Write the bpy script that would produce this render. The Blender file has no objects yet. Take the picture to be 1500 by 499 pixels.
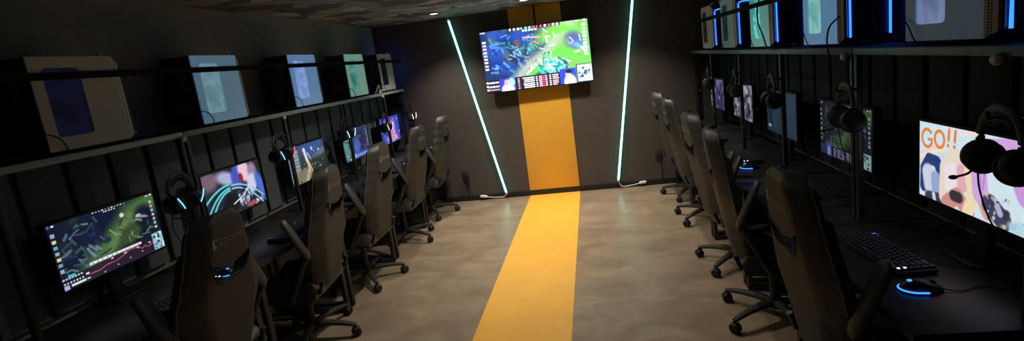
import bpy, bmesh, math, random
import numpy as np
from mathutils import Vector, Matrix

random.seed(7)
C = bpy.context.scene.collection
PI = math.pi

# ------------------------------------------------------------------ room data (metres, camera foot at x=0, y=0)
CAM_H = 1.6389
YB = 5.8153           # back wall
YF = -1.9             # wall behind the photographer
HC = 2.2536           # ceiling
XL, XR = -2.56, 1.47  # side walls
SA, SB = -0.8804, -0.2681   # yellow stripe

# ------------------------------------------------------------------ materials
def nodes_of(name):
    m = bpy.data.materials.new(name); m.use_nodes = True
    nt = m.node_tree
    return m, nt, nt.nodes['Principled BSDF']

def mat(name, col, rough=.6, metal=0., var=.12, scale=30., bump=0., spec=.5, emis=None, estr=0., coat=0.):
    m, nt, b = nodes_of(name)
    b.inputs['Roughness'].default_value = rough
    b.inputs['Metallic'].default_value = metal
    b.inputs['Specular IOR Level'].default_value = spec
    if coat:
        b.inputs['Coat Weight'].default_value = coat
    tc = nt.nodes.new('ShaderNodeTexCoord')
    nz = nt.nodes.new('ShaderNodeTexNoise'); nz.inputs['Scale'].default_value = scale; nz.inputs['Detail'].default_value = 4
    nt.links.new(tc.outputs['Object'], nz.inputs['Vector'])
    rp = nt.nodes.new('ShaderNodeValToRGB')
    rp.color_ramp.elements[0].position = .3; rp.color_ramp.elements[1].position = .7
    rp.color_ramp.elements[0].color = tuple(c*(1-var) for c in col)+(1,)
    rp.color_ramp.elements[1].color = tuple(min(1, c*(1+var)) for c in col)+(1,)
    nt.links.new(nz.outputs['Fac'], rp.inputs['Fac'])
    nt.links.new(rp.outputs['Color'], b.inputs['Base Color'])
    if bump:
        bp = nt.nodes.new('ShaderNodeBump'); bp.inputs['Strength'].default_value = bump; bp.inputs['Distance'].default_value = .003
        nt.links.new(nz.outputs['Fac'], bp.inputs['Height']); nt.links.new(bp.outputs['Normal'], b.inputs['Normal'])
    if emis:
        b.inputs['Emission Color'].default_value = tuple(emis)+(1,)
        b.inputs['Emission Strength'].default_value = estr
    return m

def glow(name, col, strength):
    m, nt, b = nodes_of(name)
    b.inputs['Base Color'].default_value = (.02, .02, .02, 1)
    b.inputs['Emission Color'].default_value = tuple(col)+(1,)
    b.inputs['Emission Strength'].default_value = strength
    b.inputs['Roughness'].default_value = .4
    return m

def floor_mat():
    m, nt, b = nodes_of('concrete_vinyl')
    N, L = nt.nodes.new, nt.links.new
    tc = N('ShaderNodeTexCoord')
    n1 = N('ShaderNodeTexNoise'); n1.inputs['Scale'].default_value = 2.6; n1.inputs['Detail'].default_value = 8; n1.inputs['Roughness'].default_value = .62
    n1.inputs['Distortion'].default_value = .9
    mp = N('ShaderNodeMapping'); mp.inputs['Scale'].default_value = (1.0, 1.7, 1)
    L(tc.outputs['Object'], mp.inputs['Vector']); L(mp.outputs['Vector'], n1.inputs['Vector'])
    n2 = N('ShaderNodeTexNoise'); n2.inputs['Scale'].default_value = 90; n2.inputs['Detail'].default_value = 3
    L(tc.outputs['Object'], n2.inputs['Vector'])
    r = N('ShaderNodeValToRGB'); e = r.color_ramp.elements
    e[0].position = .32; e[0].color = (.205, .158, .112, 1)
    e[1].position = .7; e[1].color = (.34, .272, .200, 1)
    q = e.new(.5); q.color = (.262, .205, .148, 1)
    L(n1.outputs['Fac'], r.inputs['Fac'])
    mx = N('ShaderNodeMix'); mx.data_type = 'RGBA'; mx.blend_type = 'OVERLAY'; mx.inputs['Factor'].default_value = .22
    L(r.outputs['Color'], mx.inputs['A']); L(n2.outputs['Color'], mx.inputs['B'])
    L(mx.outputs['Result'], b.inputs['Base Color'])
    rr = N('ShaderNodeMapRange'); rr.inputs['To Min'].default_value = .27; rr.inputs['To Max'].default_value = .40
    L(n1.outputs['Fac'], rr.inputs['Value']); L(rr.outputs['Result'], b.inputs['Roughness'])
    bp = N('ShaderNodeBump'); bp.inputs['Strength'].default_value = .08; bp.inputs['Distance'].default_value = .002
    L(n2.outputs['Fac'], bp.inputs['Height']); L(bp.outputs['Normal'], b.inputs['Normal'])
    return m

def ceiling_mat():
    m, nt, b = nodes_of('crumpled_ceiling_paper')
    N, L = nt.nodes.new, nt.links.new
    tc = N('ShaderNodeTexCoord')
    nd = N('ShaderNodeTexNoise'); nd.inputs['Scale'].default_value = 6; nd.inputs['Detail'].default_value = 2
    L(tc.outputs['Object'], nd.inputs['Vector'])
    mxv = N('ShaderNodeMix'); mxv.data_type = 'RGBA'; mxv.inputs['Factor'].default_value = .12
    L(tc.outputs['Object'], mxv.inputs['A']); L(nd.outputs['Color'], mxv.inputs['B'])
    v = N('ShaderNodeTexVoronoi'); v.inputs['Scale'].default_value = 5.5
    L(mxv.outputs['Result'], v.inputs['Vector'])
    sp = N('ShaderNodeSeparateColor'); L(v.outputs['Color'], sp.inputs['Color'])
    r = N('ShaderNodeValToRGB'); r.color_ramp.interpolation = 'CONSTANT'; e = r.color_ramp.elements
    e[0].position = 0; e[0].color = (.10, .106, .106, 1)
    e[1].position = .42; e[1].color = (.24, .26, .265, 1)
    q = e.new(.75); q.color = (.40, .43, .45, 1)
    L(sp.outputs['Red'], r.inputs['Fac']); L(r.outputs['Color'], b.inputs['Base Color'])
    v2 = N('ShaderNodeTexVoronoi'); v2.inputs['Scale'].default_value = 14; L(mxv.outputs['Result'], v2.inputs['Vector'])
    bp = N('ShaderNodeBump'); bp.inputs['Strength'].default_value = .6; bp.inputs['Distance'].default_value = .02
    L(v2.outputs['Distance'], bp.inputs['Height']); L(bp.outputs['Normal'], b.inputs['Normal'])
    b.inputs['Roughness'].default_value = .7
    return m

def perforated_mat():
    m, nt, b = nodes_of('perforated_white_steel')
    N, L = nt.nodes.new, nt.links.new
    tc = N('ShaderNodeTexCoord')
    v = N('ShaderNodeTexVoronoi'); v.inputs['Scale'].default_value = 110; v.inputs['Randomness'].default_value = 0
    L(tc.outputs['Object'], v.inputs['Vector'])
    r = N('ShaderNodeValToRGB'); r.color_ramp.elements[0].position = .36; r.color_ramp.elements[0].color = (.05, .05, .05, 1)
    r.color_ramp.elements[1].position = .42; r.color_ramp.elements[1].color = (.62, .62, .60, 1)
    L(v.outputs['Distance'], r.inputs['Fac']); L(r.outputs['Color'], b.inputs['Base Color'])
    b.inputs['Roughness'].default_value = .5
    return m

def window_mat(name, c1, c2, strength, scale=3.):
    """tinted case window lit by the coloured lamps inside the tower"""
    m, nt, b = nodes_of(name)
    N, L = nt.nodes.new, nt.links.new
    tc = N('ShaderNodeTexCoord')
    n = N('ShaderNodeTexNoise'); n.inputs['Scale'].default_value = scale; n.inputs['Detail'].default_value = 2.5; n.inputs['Distortion'].default_value = .7
    L(tc.outputs['Object'], n.inputs['Vector'])
    r = N('ShaderNodeValToRGB'); r.color_ramp.elements[0].position = .36; r.color_ramp.elements[1].position = .64
    r.color_ramp.elements[0].color = tuple(c1)+(1,); r.color_ramp.elements[1].color = tuple(c2)+(1,)
    L(n.outputs['Fac'], r.inputs['Fac']); L(r.outputs['Color'], b.inputs['Emission Color'])
    b.inputs['Emission Strength'].default_value = strength
    b.inputs['Base Color'].default_value = (.01, .01, .012, 1); b.inputs['Roughness'].default_value = .25; b.inputs['Specular IOR Level'].default_value = .12
    return m

def screen_mat(name, strength):
    m, nt, b = nodes_of(name)
    a = nt.nodes.new('ShaderNodeAttribute'); a.attribute_name = 'picture'
    nt.links.new(a.outputs['Color'], b.inputs['Emission Color'])
    b.inputs['Emission Strength'].default_value = strength
    b.inputs['Base Color'].default_value = (.006, .006, .007, 1); b.inputs['Roughness'].default_value = .35
    return m

M = {}
M['floor'] = floor_mat()
M['ceiling'] = ceiling_mat()
M['wall_back'] = mat('charcoal_wall_paint', (.070, .060, .055), .75, var=.08, scale=14, bump=.05)
M['wall_side'] = mat('dark_side_wall_paint', (.23, .235, .225), .8, var=.08, scale=14, bump=.05)
M['yellow'] = mat('yellow_vinyl', (.84, .455, .058), .42, var=.03, scale=5)
M['baseboard'] = mat('black_baseboard', (.010, .010, .010), .5)
M['black_plastic'] = mat('black_plastic', (.009, .009, .010), .45)
M['soft_black'] = mat('matte_black_plastic', (.020, .020, .021), .65)
M['rubber'] = mat('black_rubber', (.014, .014, .014), .7)
M['desk'] = mat('black_desk_laminate', (.018, .018, .020), .42, var=.15, scale=60)
M['steel_dark'] = mat('black_steel_tube', (.020, .020, .021), .42, metal=.2)
M['rail'] = mat('grey_shelf_rail_lit', (.38, .43, .47), .4, metal=.1)  # left rail: its brighter, bluish lighting is put into the colour
M['rail_shaded'] = mat('grey_shelf_rail_shaded', (.13, .17, .20), .4, metal=.1)  # same rail on the right, with the dimmer light painted in
M['post'] = mat('grey_black_post', (.055, .056, .058), .4, metal=.35)
M['panel'] = mat('back_panel_lit', (.14, .17, .19), .7)  # left panels: brighter bluish light painted into the base colour
M['panel_shaded'] = mat('back_panel_shaded', (.014, .020, .028), .7)  # same panels on the right, shade painted into the base colour
M['leather'] = mat('black_chair_leatherette', (.036, .037, .037), .5, var=.18, scale=45, bump=.18)
M['fabric'] = mat('grey_black_chair_fabric', (.046, .041, .036), .8, var=.2, scale=160, bump=.3)
M['piping'] = mat('dark_grey_piping', (.10, .095, .088), .6)
M['print'] = mat('pale_grey_print', (.22, .22, .21), .6)
M['chrome'] = mat('chrome', (.6, .6, .6), .2, metal=1)
M['white_steel'] = mat('white_painted_steel', (.52, .53, .51), .45, var=.03)
M['perforated'] = perforated_mat()
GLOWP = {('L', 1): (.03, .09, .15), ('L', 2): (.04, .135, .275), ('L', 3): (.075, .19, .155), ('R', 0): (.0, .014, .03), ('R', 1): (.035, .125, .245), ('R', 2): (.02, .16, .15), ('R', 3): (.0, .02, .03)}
PANELS = {k: mat('tint_glow_white_panel', (.50, .51, .50), .45, var=.03, emis=c, estr=1.) for k, c in GLOWP.items()}  # white panels; the tint of light on them is added as faint emission
M['white_plastic'] = mat('white_plastic', (.72, .70, .68), .45, var=.03)
M['port'] = mat('grey_port_metal', (.42, .42, .44), .35, metal=.7)
M['strap'] = mat('black_strap', (.006, .006, .006), .85, spec=.2)
M['keycap'] = mat('black_keycap', (.020, .020, .024), .5)
M['legend'] = glow('key_legend_light', (.25, .32, .8), .07)
M['kb_lamp'] = glow('white_indicator_light', (.6, .8, 1.0), 3.0)
M['blue'] = glow('blue_mouse_light', (.03, .21, 1.0), 2.3)
M['case_dim_blue'] = glow('dim_blue_case_light', (.018, .13, 1.0), .7)
M['case_strong_blue'] = glow('strong_blue_case_light', (.018, .13, 1.0), 7.)
M['case_blue'] = glow('blue_case_light', (.018, .13, 1.0), 3.4)
M['teal_tube'] = glow('teal_light_tube', (.24, 1.0, .80), 4.2)
M['teal_halo'] = glow('teal_tube_halo', (.02, .55, .42), .35)  # glow colour imitating the halo around the tube
M['lamp_disc'] = glow('warm_lamp_disc', (1.0, .74, .50), 6.0)
M['fixture'] = mat('white_lamp_ring', (.30, .28, .26), .5)
M['led_rb'] = glow('red_headset_light', (1.0, .10, .16), 2.2)
M['led_cy'] = glow('cyan_headset_light', (.15, .62, 1.0), 2.4)
M['led_wh'] = glow('pale_cyan_headset_light', (.55, .95, 1.0), 2.0)
M['led_warm'] = glow('warm_white_headset_light', (1.0, .86, .66), 2.0)
M['led_white'] = glow('white_headset_light', (1.0, .97, .9), 2.4)
M['screen'] = screen_mat('lit_monitor_picture', 1.0)
M['tv_screen'] = screen_mat('lit_television_picture', 2.0)

# ------------------------------------------------------------------ mesh builder
class MB:
    def __init__(s): s.bm = bmesh.new()
    def _add(s, verts, faces, mi=0, mx=None):
        vs = [s.bm.verts.new(mx @ Vector(v) if mx else Vector(v)) for v in verts]
        out = []
        for f in faces:
            try:
                fc = s.bm.faces.new([vs[i] for i in f]); fc.material_index = mi; out.append(fc)
            except ValueError:
                pass
        return vs, out
    def box(s, c, d, bev=0., mi=0, mx=None, seg=2):
        t = bmesh.new()
        bmesh.ops.create_cube(t, size=1)
        for v in t.verts: v.co = Vector((v.co.x*d[0]+c[0], v.co.y*d[1]+c[1], v.co.z*d[2]+c[2]))
        if bev: bmesh.ops.bevel(t, geom=t.edges[:], offset=min(bev, min(d)*.49), segments=seg, profile=.5, affect='EDGES')
        t.verts.index_update()
        s._add([v.co.copy() for v in t.verts], [[v.index for v in f.verts] for f in t.faces], mi, mx); t.free(); return s
    def prism(s, pts, axis, a, b, mi=0, mx=None, bev=0.):
        """closed polygon pts (2-D) extruded along an axis from a to b"""
        def P(p, w):
            return {'x': (w, p[0], p[1]), 'y': (p[0], w, p[1]), 'z': (p[0], p[1], w)}[axis]
        t = bmesh.new(); n = len(pts)
        lo = [t.verts.new(P(p, a)) for p in pts]; hi = [t.verts.new(P(p, b)) for p in pts]
        t.faces.new(lo[::-1]); t.faces.new(hi)
        for i in range(n): t.faces.new((lo[i], lo[(i+1) % n], hi[(i+1) % n], hi[i]))
        bmesh.ops.recalc_face_normals(t, faces=t.faces[:])
        if bev: bmesh.ops.bevel(t, geom=t.edges[:], offset=bev, segments=2, profile=.5, affect='EDGES')
        t.verts.index_update()
        s._add([v.co.copy() for v in t.verts], [[v.index for v in f.verts] for f in t.faces], mi, mx); t.free(); return s
    def tube(s, pts, r, n=10, mi=0, mx=None, flat=1., cap=True):
        """swept tube; r may be a list, flat squeezes the section vertically"""
        pts = [Vector(p) for p in pts]; k = len(pts)
        rs = r if isinstance(r, (list, tuple)) else [r]*k
        up = Vector((0, 0, 1)); rings = []
        for i, p in enumerate(pts):
            d = (pts[min(i+1, k-1)]-pts[max(i-1, 0)]).normalized()
            side = d.cross(up)
            if side.length < 1e-3: side = d.cross(Vector((0, 1, 0)))
            side.normalize(); nn = side.cross(d).normalized()
            rings.append([p+side*math.cos(2*PI*j/n)*rs[i]+nn*math.sin(2*PI*j/n)*rs[i]*flat for j in range(n)])
        vs = [v for rg in rings for v in rg]
        fs = [(i*n+j, i*n+(j+1) % n, (i+1)*n+(j+1) % n, (i+1)*n+j) for i in range(k-1) for j in range(n)]
        if cap: fs += [tuple(range(n))[::-1], tuple((k-1)*n+j for j in range(n))]
        s._add(vs, fs, mi, mx); return s
    def cyl(s, a, b, r, n=16, mi=0, mx=None): return s.tube([a, b], r, n, mi, mx)
    def lathe(s, prof, axis='z', c=(0, 0, 0), n=24, mi=0, mx=None):
        """prof: (radius, height) pairs turned about an axis through c"""
        vs = []
        for r, h in prof:
            for j in range(n):
                a, b = r*math.cos(2*PI*j/n), r*math.sin(2*PI*j/n)
                q = {'z': (a, b, h), 'y': (b, h, a), 'x': (h, a, b)}[axis]
                vs.append((q[0]+c[0], q[1]+c[1], q[2]+c[2]))
        k = len(prof)
        fs = [(i*n+j, i*n+(j+1) % n, (i+1)*n+(j+1) % n, (i+1)*n+j) for i in range(k-1) for j in range(n)]
        fs += [tuple(range(n))[::-1], tuple((k-1)*n+j for j in range(n))]
        s._add(vs, fs, mi, mx); return s
    def ellipsoid(s, c, r, n=20, m=12, mi=0, mx=None):
        prof = [(max(1e-4, math.sin(PI*i/m)), -math.cos(PI*i/m)) for i in range(m+1)]
        vs = [(p[0]*math.cos(2*PI*j/n)*r[0]+c[0], p[0]*math.sin(2*PI*j/n)*r[1]+c[1], p[1]*r[2]+c[2]) for p in prof for j in range(n)]
        fs = [(i*n+j, i*n+(j+1) % n, (i+1)*n+(j+1) % n, (i+1)*n+j) for i in range(m) for j in range(n)]
        s._add(vs, fs, mi, mx); return s
    def build(s, name, mats, parent=None, smooth=35, label=None):
        bmesh.ops.recalc_face_normals(s.bm, faces=s.bm.faces[:])
        me = bpy.data.meshes.new(name); s.bm.to_mesh(me); s.bm.free()
        for m in (mats if isinstance(mats, (list, tuple)) else [mats]): me.materials.append(m)
        me.polygons.foreach_set('use_smooth', [True]*len(me.polygons)); me.set_sharp_from_angle(angle=math.radians(smooth))
        o = bpy.data.objects.new(name, me); C.objects.link(o)
        if parent: o.parent = parent
        if label: o['label'] = label
        return o

def tag(o, label, cat, group=None):
    o['label'] = label; o['category'] = cat
    if group: o['group'] = group
    return o
def thing(name, label, cat, loc=(0, 0, 0), rz=0., group=None):
    o = bpy.data.objects.new(name, None); C.objects.link(o)
    o.location = loc; o.rotation_euler = (0, 0, rz)
    return tag(o, label, cat, group)
def copy_tree(o, parent=None):
    c = o.copy(); C.objects.link(c)
    if parent: c.parent = parent
    for ch in list(o.children): copy_tree(ch, c)
    return c
def struct(o):
    o['kind'] = 'structure'; return o
def child(o, name):
    for c in o.children:
        if c.name.split('.')[0] == name: return c
def swap(o, name, m):
    """give one part of a copied thing its own material"""
    c = child(o, name); c.data = c.data.copy(); c.data.materials[0] = m
def spline(pts, n=8):
    P = [Vector(p) for p in pts]; P = [P[0]*2-P[1]]+P+[P[-1]*2-P[-2]]; out = []
    for i in range(1, len(P)-2):
        a, b, c, d = P[i-1:i+3]
        for k in range(n):
            t = k/n
            out.append(.5*((2*b)+(c-a)*t+(2*a-5*b+4*c-d)*t*t+(3*b-a-3*c+d)*t**3))
    out.append(P[-2]); return out

# ------------------------------------------------------------------ the setting
struct(MB().box(((XL+XR)/2, (YB+YF)/2, -.05), (XR-XL+.4, YB-YF+.4, .1)).build('floor', M['floor']))
struct(MB().box(((XL+XR)/2, (YB+YF)/2, HC+.05), (XR-XL+.4, YB-YF+.4, .1)).build('ceiling', M['ceiling']))
struct(MB().box(((XL+XR)/2, YB+.06, HC/2), (XR-XL+.3, .12, HC)).build('wall_back', M['wall_back']))
struct(MB().box(((XL+XR)/2, YF-.06, HC/2), (XR-XL+.3, .12, HC)).build('wall_front', M['wall_side']))
struct(MB().box((XL-.06, (YB+YF)/2, HC/2), (.12, YB-YF, HC)).build('wall_left', M['wall_side']))
struct(MB().box((XR+.06, (YB+YF)/2, HC/2), (.12, YB-YF, HC)).build('wall_right', M['wall_side']))
struct(MB().box(((XL+XR)/2, YB-.008, .032), (XR-XL, .016, .064), .003).build('baseboard_back', M['baseboard']))
struct(MB().box(((SA+SB)/2, (YB-.017+YF)/2, .001), (SB-SA, YB-.017-YF, .002)).build('trim_1', M['yellow']))
struct(MB().box(((SA+SB)/2, YB-.006, (HC+.066)/2), (SB-SA, .012, HC-.066), .002).build('trim_2', M['yellow']))

# ------------------------------------------------------------------ pictures on the screens (generic, painted as colour arrays)
def lin(a):
    a = np.clip(a, 0, 1); return np.where(a <= .04045, a/12.92, ((a+.055)/1.055)**2.4)
class Pic:
    def __init__(s, w, h, base, seed=0):
        s.w, s.h = w, h; s.rg = np.random.default_rng(seed)
        s.a = np.zeros((h, w, 3)); s.a[:] = np.array(base)/255.
        v, u = np.mgrid[0:h, 0:w]; s.u = (u+.5)/w; s.v = (v+.5)/h; s.asp = w/h
    def noise(s, fx, fy):
        g = s.rg.random((fy+2, fx+2)); x = s.u*fx; y = s.v*fy
        i = x.astype(int); j = y.astype(int); tx = x-i; ty = y-j; tx = tx*tx*(3-2*tx); ty = ty*ty*(3-2*ty)
        return (g[j, i]*(1-tx)+g[j, i+1]*tx)*(1-ty)+(g[j+1, i]*(1-tx)+g[j+1, i+1]*tx)*ty
    def mix(s, k, col):
        k = np.clip(k, 0, 1)[..., None]; s.a = s.a*(1-k)+np.array(col)/255.*k
    def rect(s, u0, v0, u1, v1, col, al=1.):
        s.mix(((s.u >= u0) & (s.u <= u1) & (s.v >= v0) & (s.v <= v1))*al, col)
    def blob(s, u, v, ru, rv, col, soft=.15, rot=0., al=1.):
        du = (s.u-u)*s.asp; dv = s.v-v; c, q = math.cos(rot), math.sin(rot)
        x, y = du*c+dv*q, -du*q+dv*c
        d = np.sqrt((x/(ru*s.asp))**2+(y/rv)**2); s.mix(np.clip((1-d)/soft+.5, 0, 1)*al, col)
    def dashes(s, u0, v0, u1, v1, n, ln, wd, cols, al=.9):
        for _ in range(n):
            u = s.rg.uniform(u0, u1); v = s.rg.uniform(v0, v1); a = s.rg.normal(.6, .7); q = ln*s.rg.uniform(.5, 1.5)
            s.line([(u-q*math.cos(a)/s.asp, v-q*math.sin(a)), (u, v+wd*s.rg.normal()), (u+q*math.cos(a)/s.asp, v+q*math.sin(a))], wd*s.rg.uniform(.6, 1.5), cols[s.rg.integers(len(cols))], al, 1.)
    def line(s, pts, wd, col, al=1., soft=.5):
        best = np.full(s.u.shape, 9.)
        for (a, b), (c, d) in zip(pts[:-1], pts[1:]):
            ax, ay, bx, by = a*s.asp, b, c*s.asp, d; px, py = s.u*s.asp, s.v
            t = np.clip(((px-ax)*(bx-ax)+(py-ay)*(by-ay))/max(1e-9, (bx-ax)**2+(by-ay)**2), 0, 1)
            best = np.minimum(best, np.hypot(px-ax-t*(bx-ax), py-ay-t*(by-ay)))
        s.mix(np.clip((wd-best)/(wd*soft)+.5, 0, 1)*al, col)
    def specks(s, u0, v0, u1, v1, n, sz, cols, al=1.):
        for _ in range(n):
            u = s.rg.uniform(u0, u1); v = s.rg.uniform(v0, v1); q = sz*s.rg.uniform(.5, 1.4)
            s.blob(u, v, q, q*s.rg.uniform(.7, 2.2), cols[s.rg.integers(len(cols))], .5, s.rg.uniform(0, 3), al)

def battle_map(w, h, seed, bright, hud):
    """a generic overhead strategy-game view: dark woods, grass lane, panels"""
    p = Pic(w, h, (40, 58, 84), seed)
    n = p.noise(9, 6)*.6+p.noise(22, 14)*.4
    p.mix((n-.42)*4, (30, 46, 92)); p.mix((.42-n)*4, (70, 96, 110))
    if hud == 'tv':
        p.mix((p.u-.45+.35*(p.noise(6, 5)-.5))*4, (112, 176, 88))
        for q in ((.38, .16, .10, .12), (.12, .35, .09, .16), (.18, .10, .12, .07), (.20, .62, .12, .1)): p.blob(*q, (38, 70, 168), .7, .3, .8)
        p.line([(.30, .85), (.42, .62), (.60, .46), (.72, .22), (.84, .02)], .085, (168, 176, 160), .85, 1.4)
        p.line([(.36, .90), (.55, .62), (.70, .44), (.98, .62)], .05, (96, 205, 74), .9, 1.2)
        p.line([(.62, .18), (.78, .10), (.92, .22)], .06, (104, 208, 70), .9, 1.3)
        p.blob(.86, .30, .08, .13, (84, 92, 150), .7, .5, .95); p.blob(.90, .40, .11, .035, (120, 170, 214), .4, .35, .9)
        for q in ((.62, .66, .07, .1), (.70, .72, .08, .08), (.56, .74, .06, .07)): p.blob(*q, (74, 196, 176), .7, .6, .9)
        p.dashes(.52, .56, .78, .8, 40, .045, .012, [(40, 130, 140), (150, 240, 214), (210, 235, 220), (30, 90, 110)])
        p.dashes(.08, .08, .5, .75, 60, .05, .013, [(90, 150, 214), (28, 48, 120), (100, 160, 200), (60, 150, 150), (40, 60, 130)], .75); p.dashes(.2, .2, .5, .5, 12, .03, .008, [(190, 205, 230), (120, 190, 214)])
        p.dashes(.4, .1, .7, .5, 30, .035, .009, [(228, 226, 236), (80, 190, 200), (230, 120, 140), (50, 70, 160), (70, 190, 110)])
        p.line([(.40, .17), (.55, .19)], .012, (226, 150, 160)); p.line([(.47, .66), (.40, .76)], .02, (240, 210, 210), .9)
        p.blob(.34, .24, .02, .06, (120, 70, 66), .5); p.specks(.44, .55, .6, .7, 14, .01, [(240, 225, 225), (230, 150, 150)])
        p.dashes(.80, .27, .95, .5, 14, .035, .010, [(200, 214, 230), (70, 120, 190), (240, 120, 110), (130, 120, 190)])
        p.rect(.27, 0, .75, .05, (22, 28, 46), .9)
        for k in range(13):
            c = [(240, 240, 245), (110, 210, 235), (236, 90, 100)][0 if k in (0, 1, 2, 9, 11, 12) else (1 if k < 6 else 2)]
            u = .28+k*.036; p.rect(u, .008, u+.022*p.rg.uniform(.5, 1.2), .04, c)
        for k in range(5): p.rect(.40+k*.028, .05, .42+k*.028, .075, (225, 230, 240))
        p.rect(0, .80, .30, 1, (24, 24, 44)); p.rect(.13, .79, .28, 1, (44, 60, 190)); p.blob(.205, .98, .06, .10, (235, 232, 240), .3); p.blob(.20, .86, .028, .05, (214, 150, 170), .4); p.blob(.245, .86, .03, .07, (150, 225, 225), .6)
        p.rect(.28, .79, .70, 1, (34, 30, 46))
        for k in range(6):
            v = .815+k*.031
            p.rect(.305, v, .32, v+.016, (240, 170, 180)); p.rect(.35+.02*p.rg.random(), v, .46, v+.018, (228, 222, 232)); p.rect(.475, v, .49, v+.018, (214, 204, 220))
            p.rect(.505, v, .53, v+.02, (214, 196, 214)); p.rect(.53, v, .56, v+.022, (214, 70, 100)); p.rect(.565, v, .58, v+.02, (200, 210, 226)); p.rect(.60, v, .615, v+.018, (230, 225, 232)); p.rect(.63, v, .69-.02*p.rg.random(), v+.018, (240, 190, 196))
        p.rect(.70, .75, .85, 1, (44, 70, 200)); p.blob(.79, .97, .055, .12, (238, 236, 242), .3); p.blob(.775, .85, .025, .05, (216, 170, 160), .4); p.blob(.785, .80, .03, .03, (34, 30, 50), .4)
        p.rect(.855, .70, 1, 1, (34, 44, 60)); p.rect(.865, .715, .995, .985, (196, 226, 230)); p.specks(.88, .74, .98, .96, 34, .010, [(50, 80, 90), (80, 120, 130), (240, 250, 250)])
        for k in range(9): p.rect(.005+.0*k, .82+.06*(k % 3), .02, .85+.06*(k % 3), (235, 235, 245)); p.rect(.02+.012*k, .825, .028+.012*k, .86, (225, 228, 240)); p.rect(.02+.012*k, .89, .027+.012*k, .92, (225, 228, 240)); p.blob(.025+.012*k, .96, .004, .012, (230, 180, 196))
        for k in range(9): p.rect(.015, .16+k*.055, .045, .19+k*.055, [(235, 235, 245), (190, 205, 225), (236, 190, 196)][k % 3]); p.rect(.945, .07+k*.058, .975, .11+k*.058, [(236, 238, 245), (170, 190, 215), (220, 226, 240)][k % 3])
        p.blob(.01, .02, .008, .014, (190, 120, 230)); p.rect(.02, .01, .05, .03, (235, 235, 240)); p.rect(.89, .01, .92, .025, (235, 235, 240)); p.blob(.97, .018, .012, .018, (235, 240, 240))
    else:
        p.a *= .55
        p.mix((p.noise(7, 5)-.5)*2, (16, 22, 40))
        p.line([(.22, .92), (.42, .66), (.60, .42), (.74, .22), (.96, .10)], .17, (74, 112, 62), .95, 1.1)
        p.line([(.30, .95), (.52, .56), (.72, .24)], .05, (112, 128, 88), .6, 1.5)
        p.blob(.68, .55, .12, .14, (58, 76, 44), .5, -.4); p.blob(.45, .5, .04, .05, (32, 52, 62), .5); p.blob(.33, .37, .10, .17, (22, 30, 58), .6); p.blob(.86, .33, .10, .18, (20, 24, 44), .6)
        p.dashes(.02, .12, .42, .8, 44, .06, .014, [(96, 122, 150), (40, 56, 92), (64, 92, 96), (22, 28, 48), (120, 150, 160)], .8)
        p.dashes(.5, .25, .92, .68, 22, .05, .011, [(96, 140, 100), (40, 60, 56), (150, 160, 120), (64, 84, 60)], .8)
        p.blob(.64, .20, .022, .035, (236, 214, 180), .4); p.blob(.80, .30, .03, .03, (176, 190, 210), .5); p.blob(.85, .34, .05, .02, (130, 146, 176), .5, .3)
        if hud == 'graph':
            p.rect(.18, .80, .90, 1, (40, 32, 48), .95); p.mix(((p.v > .72) & (p.u > .3) & (p.u < .9))*.35, (40, 30, 46))
            p.line([(.26, .76), (.75, .76)], .020, (236, 238, 232))
            for k in range(11): p.rect(.275+k*.045, .752, .282+k*.045, .775, (90, 96, 92))
            p.line([(.22, .90), (.32, .905), (.40, .87), (.48, .875), (.56, .84), (.62, .80), (.70, .80), (.76, .86), (.79, .83), (.82, .87), (.88, .84)], .006, (196, 92, 112))
            for k in range(4): p.blob(.36+k*.13, .965-.02*k, .005, .01, (235, 235, 225)); p.rect(.44+k*.13, .80, .465+k*.13, .82, (226, 170, 200))
            p.rect(0, .80, .19, 1, (22, 28, 42))
            for k in range(7): p.rect(.01+k*.025, .82, .026+k*.025, .85, (190, 205, 210)); p.blob(.02+k*.025, .90, .007, .016, (210, 205, 215))
            p.rect(.06, .79, .12, .83, (70, 190, 210)); p.rect(.07, .935, .19, .965, (220, 225, 230)); p.rect(.01, .93, .05, .99, (180, 170, 220)); p.rect(.2, .86, .225, .885, (240, 240, 240)); p.rect(.2, .94, .225, .96, (240, 240, 240))
            p.rect(.88, .69, 1, .98, (150, 190, 205)); p.specks(.885, .70, .995, .97, 26, .012, [(40, 60, 66), (220, 236, 240), (90, 130, 140)])
        else:
            p.rect(0, .80, 1, 1, (20, 20, 38)); p.rect(.0, .80, .12, .98, (60, 66, 110)); p.rect(.13, .78, .24, 1, (96, 104, 214)); p.blob(.185, .9, .03, .08, (190, 190, 236), .5)
            for k in range(5):
                for j in range(7): p.rect(.28+j*.085, .825+k*.034, .33+j*.085+.02*p.rg.random(), .843+k*.034, (150, 156, 190))
            p.rect(.85, .72, .98, .98, (176, 220, 226)); p.specks(.86, .74, .97, .96, 22, .012, [(40, 70, 80), (230, 245, 245)])
        for k in range(7): p.rect(.012, .14+k*.09, .045, .19+k*.09, [(150, 170, 180), (214, 206, 150), (110, 160, 180)][k % 3]); p.rect(.94, .12+k*.075, .97, .165+k*.075, [(190, 196, 200), (200, 150, 140), (140, 180, 190)][k % 3])
        for k in range(11): p.rect(.38+k*.03, .015, .395+k*.03, .035, [(230, 230, 225), (130, 190, 220), (220, 110, 110)][(k*2) % 3])
        for k in range(5): p.rect(.48+k*.025, .05, .495+k*.025, .065, (220, 225, 225))
        p.blob(.012, .03, .012, .02, (120, 70, 190)); p.rect(.035, .02, .06, .04, (225, 225, 230)); p.rect(.92, .015, .945, .03, (225, 225, 230)); p.blob(.975, .02, .01, .016, (240, 240, 240))
    p.a = p.a*bright
    return p

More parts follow.
